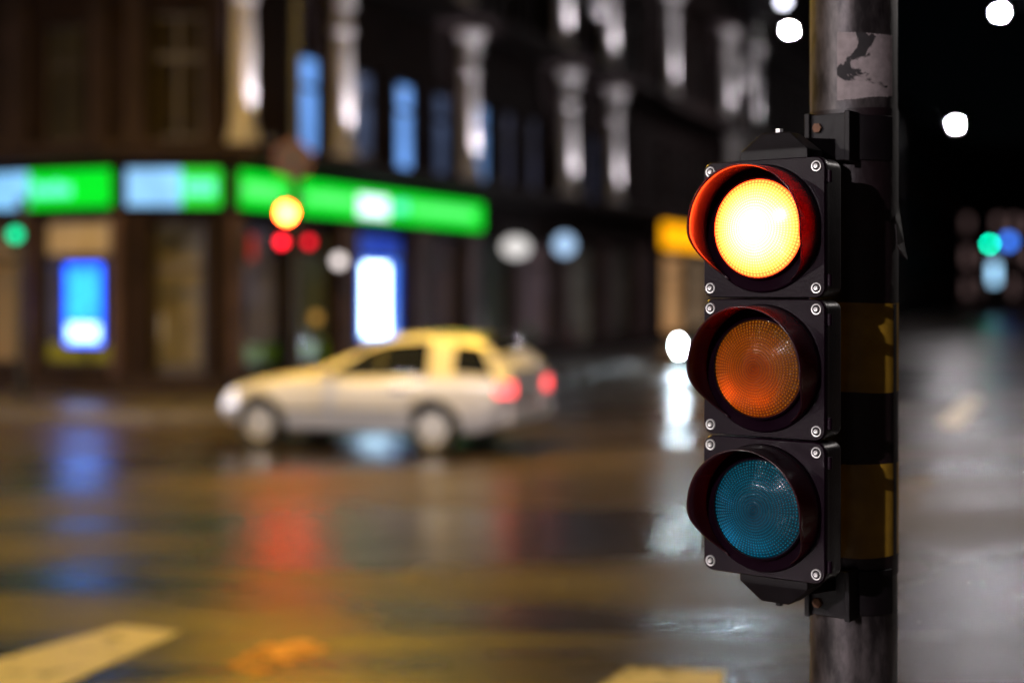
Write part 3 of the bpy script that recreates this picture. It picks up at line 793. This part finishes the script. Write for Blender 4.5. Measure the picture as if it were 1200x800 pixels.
disc_sign(637, 287, .27, .27, glow('blue_round_sign', (.45, .68, 1), 1.25), 'pale blue round lit sign over the shops, right of the white oval one')
osn = empty('orange_shop_sign', FR(sR(795), .3, 3.0)); tag(osn, 'bright orange lit shop sign beside the red lamp of the traffic light', 'sign')
a, b = sR(766), sR(826)
MB().fbox(FR, a, b, -.03, .26, 3.08, 3.95).build('sign_case', case, osn, bevel=.03)
MB().fbox(FR, a + .03, b - .03, .25, .275, 3.11, 3.92).build('lit_face', glow('orange_light_box', (1.0, .40, .0), 1.7), osn)
rebase(osn)
rb = empty('wall_box', FR(.30, .12, 2.3)); tag(rb, 'small red lit box on the corner pier below the plain green sign', 'sign')
MB().fbox(FR, .20, .42, .111, .30, 2.28, 2.72).build('box_case', case, rb, bevel=.01)
MB().fbox(FR, .22, .40, .298, .306, 2.30, 2.70).build('lit_face', glow('dim_red_face', (1, .03, .02), .42), rb)
rebase(rb)
def wall_lamp(F, s, z, mat, label, r=.09, d=.35):
    t = empty('wall_lamp', F(s, d, z)); tag(t, label, 'lamp')
    MB().ball(F(s, d, z), r, r, r).build('globe', mat, t, smooth=True)
    MB().tube(F(s, -.02, z + .1), F(s, d, z + .1), .018).tube(F(s, d, z + .12), F(s, d, z + r * .8), .03).build('arm', case, t)
    rebase(t)
wall_lamp(FR, sR(369), zR(369, 306), glow('white_globe', (1, .88, .85), 2.2), 'small white globe lamp on the front just right of the far red signal', r=.11, d=.5)
wall_lamp(FR, sR(312), zR(312, 276), glow('dull_globe', (.6, .75, .5), .35), 'dull greenish globe lamp on the front left of the far red signal', r=.1, d=.4)
wall_lamp(FL, sL(124), zL(124, 182), glow('tiny_amber_globe', (1, .55, .15), .5), 'tiny amber globe lamp on the wall above the left green sign', r=.05, d=.25)
wall_lamp(FR, sR(353), zR(353, 372), glow('low_amber_globe', (1, .5, .08), .55), 'low amber globe lamp on the pier behind the silver car windscreen', r=.1, d=.3)
wall_lamp(FR, sR(901), zR(901, 3), glow('high_white_globe', (.85, .85, 1), 12), 'white lamp high on the dark front at the top edge, left of the pole', r=.16, d=.6)

# ------------------------------------------------------------------ street lamps
lampw = glow('white_lamp_glass', (1.0, .93, .97), 5000.0)
lamps_ = glow('sodium_lamp_glass', SOD, 2200.0)
lampf = glow('white_flat_lamp_glass', (1.0, .90, .95), 33000.0)
def street_lamp(base, head, mat, label, flat=False, wid=.065):
    """tapered mast, curved arm, head with a glass bowl (or a flat glass)"""
    bx, by = base; hx, hy, hz = head
    t = empty('street_lamp', (bx, by, 0)); tag(t, label, 'street lamp', 'street lamps round the crossing')
    MB().lathe([(.16, 0), (.16, .5), (.10, .6), (.055, hz - .2), (.05, hz + .25), (0, hz + .3)], Matrix.Translation((bx, by, 0)), 14).build('mast', case, t, smooth=True)
    m = MB(); p = Vector((bx, by, hz + .15)); q = Vector((hx, hy, hz + .32)); m.tube(p, q, .035, .03); m.build('arm', case, t, smooth=True)
    d = (Vector((hx, hy, 0)) - Vector((bx, by, 0))).normalized(); ang = math.atan2(d.y, d.x)
    H = Matrix.Translation((hx, hy, hz)) @ Matrix.Rotation(ang, 4, 'Z')
    MB().lathe([(1, .0), (1.1, .05), (.9, .25), (.3, .42), (0, .43)], H @ Matrix.Diagonal((wid * 1.5, wid, .8, 1)), 18).build('lamp_head', case, t, smooth=True)
    if flat: MB().lathe([(1, .0), (.95, -.02), (0, -.025)], H @ Matrix.Diagonal((wid * 1.45, wid * .95, 1, 1)), 18).build('lamp_glass', mat, t, smooth=True)
    else: MB().lathe([(1, .0), (.95, -.12), (.7, -.28), (.3, -.36), (0, -.38)], H @ Matrix.Diagonal((wid * 1.4, wid, .14, 1)), 18).build('lamp_glass', mat, t, smooth=True)
    rebase(t); return t
def W2(v): return (v.x, v.y)
street_lamp(W2(CR + UR * 24.2 + NR * 2.85), (8.74, 44.8, 10.0), glow('weaker_white_lamp_glass', (1.0, .95, .96), 2200.0), 'white street lamp shining just left of the pole above the traffic light')
street_lamp(W2(CR + UR * 25.5 + NR * 12.4), (14.41, 42.0, 10.0), lampw, 'white street lamp at the upper right edge, highest of the lamps right of the pole')
street_lamp(W2(CR + UR * 53.2 + NR * 2.9), (21.9, 70.2, 10.0), lampw, 'white street lamp right of the pole, lower of the two there')
street_lamp((-12.0, 21.0), (-8.3, 16.6, 6.6), lamps_, 'orange sodium street lamp over the left arm of the crossing, outside the picture', True, .11)
street_lamp((-17.0, 4.0), (-15.5, 9.0, 9.0), glow('weaker_sodium_lamp_glass', SOD, 1800.0), 'orange sodium street lamp further down the left arm, outside the picture', True, .11)
street_lamp((-21.0, -23.2), (-20.0, -22.0, 10.0), lampf, 'white street lamp on the near left pavement behind the camera', True, .22)
street_lamp((-27.0, -11.0), (-26.0, -9.5, 8.5), glow('left_arm_lamp_glass', (1.0, .93, .90), 16000.0), 'white street lamp far down the left arm of the crossing, outside the picture', True, .22)  # unseen lamp, added only for sparkle in the unlit lenses
hl = empty('hanging_lamp', (-2.2, 14.8, 7.2)); tag(hl, 'orange sodium lamp hung on a wire over the middle of the crossing, above the picture', 'street lamp', 'street lamps round the crossing')  # unseen lamp added to turn the car top and road yellow
H = Matrix.Translation((-2.2, 14.8, 7.2))
MB().lathe([(1, .0), (1.1, .05), (.9, .2), (.3, .34), (0, .35)], H @ Matrix.Diagonal((.17, .17, .8, 1)), 20).build('lamp_head', case, hl, smooth=True)
MB().lathe([(1, .0), (.95, -.02), (0, -.025)], H @ Matrix.Diagonal((.16, .16, 1, 1)), 20).build('lamp_glass', glow('hanging_sodium_glass', SOD, 4300.0), hl, smooth=True)
MB().tube((-5.5, 23.08, 10.4), (-2.2, 14.8, 7.5), .008, n=6).build('wire', case, hl); MB().tube((-2.2, 14.8, 7.5), (9.5, 1.5, 10.2), .008, n=6).build('wire', case, hl)  # wires made only for the added lamp
MB().lathe([(.15, .118), (.14, .7), (.09, .8), (.06, 10.4), (0, 10.45)], Matrix.Translation((9.5, 1.5, 0)), 14).build('mast', case, hl, smooth=True)
rebase(hl)
street_lamp((20.5, 16.5), (14.4, 15.0, 9.0), glow('near_right_lamp_glass', (1.0, .92, .88), 8500.0), 'white street lamp on the near right corner, outside the picture', True, .11)

# ------------------------------------------------------------------ far signals
def sig_post(name, base, lenses, label, h, head=None, ztop=None):
    t = empty(name, (base[0], base[1], .125)); tag(t, label, 'traffic light')
    MB().lathe([(.075, .12), (.07, h), (0, h + .03)], Matrix.Translation((base[0], base[1], 0)), 14).build('pole', case, t, smooth=True)
    for (x, y, z, r, mat, w, hh) in lenses:
        d = Vector((-x, -y, 0)).normalized(); ang = math.atan2(d.y, d.x)
        Mx = Matrix.Translation((x, y, z)) @ Matrix.Rotation(ang, 4, 'Z') @ Matrix.Rotation(R(90), 4, 'Y')
        b = MB(); v = [Mx @ Vector(p) for p in ((-hh, -w, -.22), (hh, -w, -.22), (hh, w, -.22), (-hh, w, -.22), (-hh, -w, -.02), (hh, -w, -.02), (hh, w, -.02), (-hh, w, -.02))]
        b.hexa(v); hb = b.build('signal_head', M_['housing'], t, bevel=.02)
        MB().lathe([(r, -.019), (r * .7, .015), (0, .03)], Mx, 20).build('lens', mat, hb, smooth=True)
        MB().lathe([(r * 1.08, -.02), (r * 1.12, .16), (r * 1.16, .16), (r * 1.14, -.02)], Mx, 20, R(70), R(290)).build('visor', M_['visor'], hb, smooth=True)
    rebase(t); return t
def W3(px, py, Y): return ((px - 600) / FPX * Y, Y, CAMH + (HOR - py) / FPX * Y)
fr_on = glow('far_red_lens', (1.0, .055, .008), 190.0); fr_small = glow('small_red_lens', (1.0, .012, .03), 8.5)
x, y, z = W3(336, 250, 20.2); xa, _, za = W3(330, 281, 20.2); xb, _, zb_ = W3(362, 281, 20.2)
sig_post('traffic_light', (W3(347, 0, 20.36)[0], 20.36), [(x, y, z, .105, fr_on, .15, .16), (xa, y + .01, za - .03, .06, fr_small, .16, .17), (xb, y + .01, za - .03, .06, glow('dimmer_red_lens', (1, .012, .03), 3.6), .16, .17)],
         'distant traffic light with one big and two small red lamps behind the silver car', 6.2)
# dim round sign on that post
x, y, z = W3(343, 187, 20.1)
rs = empty('road_sign', (x, y + .06, z)); tag(rs, 'dim round red and blue no parking sign on the post above the distant red signal', 'road sign')
Mx = Matrix.Translation((x, y, z)) @ Matrix.Rotation(R(90), 4, 'X')
MB().lathe([(0, -.03), (.28, -.03), (.28, 0), (.21, .002)], Mx, 28).build('rim', paint('red_sign_rim', (.07, .008, .01), .5), rs, smooth=True)
MB().lathe([(.21, .003), (0, .003)], Mx, 28).build('face', paint('blue_sign_face', (.01, .015, .05), .5), rs)
bar = MB()
for k in (1, ):
    v = [Mx @ (Matrix.Rotation(R(45), 4, 'Z') @ Vector(p)) for p in ((-.21, -.03, .0035), (.21, -.03, .0035), (.21, .03, .0035), (-.21, .03, .0035), (-.21, -.03, .007), (.21, -.03, .007), (.21, .03, .007), (-.21, .03, .007))]
    bar.hexa(v)
bar.build('bar', paint('red_sign_bar', (.07, .008, .01), .5), rs)
rebase(rs)
x, y, z = W3(18, 275, 21.6)
sig_post('traffic_light', (x + .05, y + .16), [(x, y, z, .09, glow('green_lens', (.0, 1.0, .42), 2.3), .14, .16)], 'distant traffic light with a small green lamp below the left green sign', 3.2)
x, y, z = W3(1160, 286, 108.0)
sig_post('traffic_light', (x + .75, y + .2), [(x, y, z, .17, glow('teal_lens', (.0, .95, .55), 26.0), .24, .26)], 'far traffic light with a green lamp at the right edge down the street', 6.5)
x, y, z = W3(1182, 283, 106.0)
bs_ = empty('road_sign', (x, y, z)); tag(bs_, 'round blue lit sign next to the far green signal at the right edge', 'road sign')
Mx = Matrix.Translation((x, y, z)) @ Matrix.Rotation(R(90), 4, 'X')
MB().lathe([(0, -.12), (.44, -.12), (.44, -.002), (0, -.002)], Mx, 24).build('sign_case', case, bs_, smooth=True)
MB().lathe([(.42, 0), (0, .002)], Mx, 24).build('lit_face', glow('blue_lit_face', (.05, .22, 1.0), 3.6), bs_)
MB().tube((x, y + .13, 0), (x, y + .13, z + .3), .06).build('post', case, bs_)
rebase(bs_)
x, y, z = W3(1165, 321, 104.0)
ad = empty('light_column', (x, y, 0)); tag(ad, 'tall pale blue lit panel below the far green signal', 'lit panel')
MB().box(x - .62, x + .62, y, y + .25, .15, z + 1.2).build('case', case, ad, bevel=.03)
MB().box(x - .3, x + .3, y - .03, y - .005, z - .7, z + .8).build('lit_face', glow('pale_blue_panel', (.38, .70, 1.0), 2.6), ad)
rebase(ad)
x, y, z = W3(1062, 275, 118.0)
lp = empty('globe_lamp', (x, y, 0)); tag(lp, 'dull white globe lamp far down the street against the edge of the pole', 'lamp')
MB().ball((x, y, z), .42, .42, .42).build('globe', glow('far_globe', (.95, .82, .80), 7), lp, smooth=True)
MB().tube((x, y, 0), (x, y, z - .35), .07).build('post', case, lp)
rebase(lp)

# ------------------------------------------------------------------ cars
def make_car(name, label, pos, ang, body_mat, cfg):
    Lc = 3.63
    def sm_(tab):
        xs, ys = zip(*tab); g = np.linspace(-.3, Lc + .3, 900); v = np.interp(g, xs, ys)
        k = np.ones(31) / 31; vp = np.convolve(np.pad(v, 15, 'edge'), k, 'valid'); return lambda x: float(np.interp(x, g, vp))
    ztop = sm_([(0, .90), (.04, .97), (.10, 1.04), (.30, 1.26), (.46, 1.285), (1.1, 1.31), (1.5, 1.28), (1.76, 1.19), (2.36, .915), (2.6, .865), (3.1, .785), (3.4, .70), (3.56, .62), (3.63, .54)])
    zbel = sm_([(0, .82), (.5, .845), (2.2, .81), (2.6, .775), (3.1, .72), (3.45, .63), (3.63, .48)])
    Wd = sm_([(0, .70), (.1, .76), (.5, .80), (1.8, .81), (2.9, .80), (3.3, .76), (3.5, .69), (3.63, .56)])
    wt = sm_([(0, .60), (.3, .585), (.6, .57), (1.5, .57), (2.3, .63), (2.7, .68), (3.3, .64), (3.63, .48)])
    zb = sm_([(0, .34), (.35, .22), (3.2, .20), (3.63, .28)])
    def prof(x):
        W, b, zt, w, z0 = Wd(x), zbel(x), ztop(x), wt(x), zb(x)
        zt = max(zt, b + .05)
        return [(0, z0), (.84 * W, z0), (.965 * W, z0 + .10), (W, z0 + .55 * (b - z0)), (W * .975, b), (w, zt - .075 * min(1, (zt - b) / .3)), (w * .78, zt - .008), (0, zt + .012)]
    def S(x, v):
        P = prof(x); i = min(6, int(v)); t = v - i
        if i == 4: t = t  # glass area is straight
        g = lambda j: P[j] if 0 <= j <= 7 else ((-P[-j][0], P[-j][1]) if j < 0 else (-P[14 - j][0], P[14 - j][1]))
        p0, p1, p2, p3 = g(i - 1), g(i), g(i + 1), g(i + 2)
        out = []
        for c in (0, 1):
            if i in (0, 4): out.append(p1[c] + (p2[c] - p1[c]) * t)
            else:
                m1 = (p2[c] - p0[c]) * .35; m2 = (p3[c] - p1[c]) * .35
                out.append((2 * t**3 - 3 * t**2 + 1) * p1[c] + (t**3 - 2 * t**2 + t) * m1 + (-2 * t**3 + 3 * t**2) * p2[c] + (t**3 - t**2) * m2)
        return Vector((x, out[0], out[1]))
    def Nrm(x, v):
        e = .01; a = S(x + e, v) - S(x - e, v); vv = min(6.98, max(.02, v)); b = S(x, vv + .02) - S(x, vv - .02)
        n = a.cross(b).normalized()
        c = S(x, v) - Vector((x, 0, .6))
        return n if n.dot(c) > 0 else -n
    root = empty(name, (pos[0], pos[1], 0), ang); tag(root, label, 'car')
    nx, nv = 70, 42
    mb = MB(); vs = []; fs = []
    row = [k * 7 / nv for k in range(nv + 1)]; full = [(v, 1) for v in row] + [(v, -1) for v in row[-2:0:-1]]
    n = len(full); xs = [Lc * (.5 - .5 * math.cos(math.pi * i / nx)) for i in range(nx + 1)]
    for x in xs:
        for v, s in full: p = S(x, v); vs.append((p.x, p.y * s, p.z))
    for i in range(nx):
        for k in range(n): fs.append((i * n + k, i * n + (k + 1) % n, (i + 1) * n + (k + 1) % n, (i + 1) * n + k))
    fs.append(tuple(range(n))); fs.append(tuple(range(nx * n, nx * n + n)))
    mb.add(vs, fs)
    body = mb.build('body', body_mat, root, smooth=True)
    xw = (.86, 3.02); rw = .285
    cut = MB()
    for x in xw:
        for s in (-1, 1): cut.tube((x, s * .50, rw), (x, s * .95, rw), rw + .05, n=36)
    co = cut.build('cutter', M_['trim'], None); co.parent = root
    bo = body.modifiers.new('arch', 'BOOLEAN'); bo.operation = 'DIFFERENCE'; bo.object = co; bo.solver = 'EXACT'
    bpy.context.view_layer.update()
    dg = bpy.context.evaluated_depsgraph_get()
    me = bpy.data.meshes.new_from_object(body.evaluated_get(dg)); body.modifiers.clear(); old = body.data; body.data = me
    bpy.data.objects.remove(co)
    for p in me.polygons: p.use_smooth = True
    try: me.set_sharp_from_angle(angle=R(35))
    except Exception: pass
    def patch(nm, x0f, x1f, v0, v1, side, mat, off=.005, nxp=14, nvp=8, parent=None):
        """piece of the body surface lifted by off; x0f/x1f give its ends for each height"""
        m = MB(); vs = []; fs = []
        vv = [v0 + (v1 - v0) * k / nvp for k in range(nvp + 1)]
        for k, v in enumerate(vv):
            f = k / nvp; a = x0f(f); b = x1f(f)
            for i in range(nxp + 1):
                x = a + (b - a) * i / nxp; sgn = side; vx = v
                if v > 7: vx = 14 - v; sgn = -side
                p = S(x, vx) + Nrm(x, vx) * off; vs.append((p.x, p.y * sgn, p.z))
        for k in range(nvp):
            for i in range(nxp): fs.append((k * (nxp + 1) + i, k * (nxp + 1) + i + 1, (k + 1) * (nxp + 1) + i + 1, (k + 1) * (nxp + 1) + i))
        m.add(vs, fs); o = m.build(nm, mat, parent or root, smooth=True)
        sd = o.modifiers.new('thick', 'SOLIDIFY'); sd.thickness = .006; sd.offset = 0
        return o
    lerp = lambda a, b: (lambda f: a + (b - a) * f)
    for s in (1, -1):
        d = patch('door', lerp(1.05, 1.12), lerp(2.28, 2.28), 1.25, 3.98, s, body_mat, .004, 20, 12)
        p = S(1.2, 3.6); h = MB().box(1.18, 1.36, s * p.y - .012, s * p.y + .022, p.z - .015, p.z + .015) if s > 0 else MB().box(1.18, 1.36, s * p.y - .022, s * p.y + .012, p.z - .015, p.z + .015)
        h.build('handle', M_['trim'], d, bevel=.006)
        patch('side_window', lerp(1.55, 1.57), lerp(2.40, 1.76), 4.04, 4.985, s, M_['carglass'])
        patch('side_window', lerp(.92, .96), lerp(1.47, 1.50), 4.04, 4.985, s, M_['carglass'])
        patch('window_pillar', lerp(1.46, 1.49), lerp(1.57, 1.58), 4.04, 4.985, s, M_['trim'], .004, 4, 8)
        patch('quarter_window', lerp(.14, .34), lerp(.62, .66), 4.12, 4.94, s, M_['carglass'])
        p = S(2.12, 4.1); mi = MB().ball((2.10, s * (p.y + .09), p.z + .05), .06, .10, .065, 14, 8); mi.tube((2.1, s * p.y, p.z), (2.1, s * (p.y + .08), p.z + .03), .02)
        mi.build('door_mirror', body_mat, root, smooth=True)
        patch('side_trim', lerp(1.08, 1.08), lerp(2.75, 2.75), 2.55, 2.68, s, M_['trim'], .010, 12, 2)
        # head and tail lamps wrap round the corners
        patch('headlight', lerp(3.32, 3.36), lerp(3.622, 3.60), 2.9, 4.3, s, cfg['head'], .008, 10, 8)
        patch('taillight', lerp(.004, .004), lerp(.12, .11), 3.30, 3.85, s, cfg['tail'], .010, 8, 8)
        tl = MB().box(-.022, .002, min(s * .54, s * .67), max(s * .54, s * .67), .65, .79); tl.build('taillight', cfg['tail'], root, bevel=.008)
    patch('windscreen', lerp(1.76, 1.74), lerp(2.34, 2.34), 5.35, 8.65, 1, M_['carglass'], .006, 12, 16)
    patch('rear_window', lerp(.16, .16), lerp(.42, .42), 5.35, 8.65, 1, M_['carglass'], .006, 8, 16)
    MB().box(-.06, .12, -.70, .70, .34, .54).build('bumper', body_mat, root, bevel=.04, seg=3)
    MB().box(-.065, -.058, -.26, .26, .58, .69).build('plate_recess', M_['trim'], root)
    MB().box(-.07, -.0655, -.24, .24, .585, .685).build('number_plate', M_['plate'], root)
    MB().box(3.56, 3.66, -.50, .50, .30, .46).build('grille', M_['trim'], root, bevel=.02)
    MB().box(3.662, 3.668, -.24, .24, .34, .43).build('number_plate', M_['plate'], root)
    for x in xw:
        for s in (1, -1):
            Mx = Matrix.Translation((x, s * .70, rw)) @ Matrix.Rotation(R(-90 * s), 4, 'X')
            w = MB().lathe([(rw * .66, -.085), (rw * .93, -.09), (rw, -.06), (rw, .06), (rw * .93, .09), (rw * .68, .085), (rw * .66, .07)], Mx, 32).build('wheel', M_['rubber'], root, smooth=True)
            rm = MB().lathe([(rw * .66, .07), (rw * .67, .088), (rw * .62, .08), (rw * .60, .05)], Mx, 32).lathe([(.055, .045), (.05, .085), (0, .09)], Mx, 18)
            for k in range(6):
                T = Mx @ Matrix.Rotation(R(60 * k), 4, 'Z')
                rm.hexa([T @ Vector(p) for p in ((.035, -.026, .05), (rw * .63, -.036, .055), (rw * .63, .036, .055), (.035, .026, .05), (.035, -.026, .08), (rw * .63, -.036, .078), (rw * .63, .036, .078), (.035, .026, .08))])
            rm.lathe([(rw * .6, .03), (0, .03)], Mx, 24)
            rm.build('rim', M_['alloy'], w, smooth=True)
    return root
th = R(20)
make_car('parked_car' if False else 'car', 'silver small hatchback crossing to the left with red tail lamps lit', (-.08 + .81 * math.sin(th), 15.30 + .81 * math.cos(th)), math.pi - th,
         M_['silver'], dict(head=glow('white_headlamp', (.85, .85, 1), 1.1, base=(.7, .7, .75)), tail=glow('red_tail_lamp', (1.0, .085, .09), 4.6, base=(.4, .02, .02))))
fw = -UR
# oncoming car: its right headlamp stands at the bright disc left of the signal
hx, hy, _ = W3(797, 400, 32.0)
hp = Vector((hx, hy)); ang2 = math.atan2(fw.y, fw.x)
origin = hp - fw * 3.58 - Vector((fw.y, -fw.x)) * .60
make_car('car', 'dark oncoming car with dazzling white headlamps, mostly behind the traffic light', (origin.x, origin.y), ang2,
         M_['darkcar'], dict(head=glow('bright_headlamp', (.72, .90, 1.0), 500.0, base=(.7, .7, .75)), tail=glow('off_tail_lamp', (1, .05, .05), .05, base=(.3, .02, .02))))

# ------------------------------------------------------------------ sky, moonlight, camera
w = bpy.data.worlds.new('World'); SC.world = w; w.use_nodes = True
nt = w.node_tree; bg = nt.nodes['Background']; sky = nt.nodes.new('ShaderNodeTexSky'); sky.sky_type = 'NISHITA'; sky.sun_disc = False
EL, AZ = R(32), R(215)
sky.sun_elevation = EL; sky.sun_rotation = AZ
nt.links.new(sky.outputs['Color'], bg.inputs['Color']); bg.inputs['Strength'].default_value = .00012
sd = bpy.data.lights.new('moonlight', 'SUN'); sd.energy = .006; sd.angle = R(.5); sd.color = (1, .96, .9)
so = bpy.data.objects.new('moonlight', sd); COL.objects.link(so)
dirv = Vector((math.sin(AZ) * math.cos(EL), math.cos(AZ) * math.cos(EL), math.sin(EL)))
so.rotation_euler = (-dirv).to_track_quat('-Z', 'Y').to_euler(); so.location = (0, 0, 30)

cd = bpy.data.cameras.new('camera'); cam = bpy.data.objects.new('camera', cd); COL.objects.link(cam); SC.camera = cam
cam.location = (0, 0, CAMH); cam.rotation_euler = (R(90), 0, 0)
cd.sensor_width = 36; cd.lens = FPX / 1200 * 36; cd.shift_y = -(400 - HOR) / 1200
cd.clip_start = .05; cd.clip_end = 2000
cd.dof.use_dof = True; cd.dof.focus_distance = 2.97; cd.dof.aperture_fstop = cd.lens / 1000 / .051
cd.dof.aperture_blades = 0

vs = SC.view_settings
SC.display_settings.display_device = 'sRGB'
vs.view_transform = 'Standard'; vs.look = 'None'; vs.exposure = -.12; vs.gamma = 1; vs.use_curve_mapping = False
SC.render.engine = 'CYCLES'
SC.cycles.use_denoising = True
SC.cycles.use_light_tree = True
SC.cycles.max_bounces = 8; SC.cycles.transparent_max_bounces = 12
SC.cycles.sample_clamp_indirect = 8.0
SC.cycles.caustics_reflective = False; SC.cycles.caustics_refractive = False
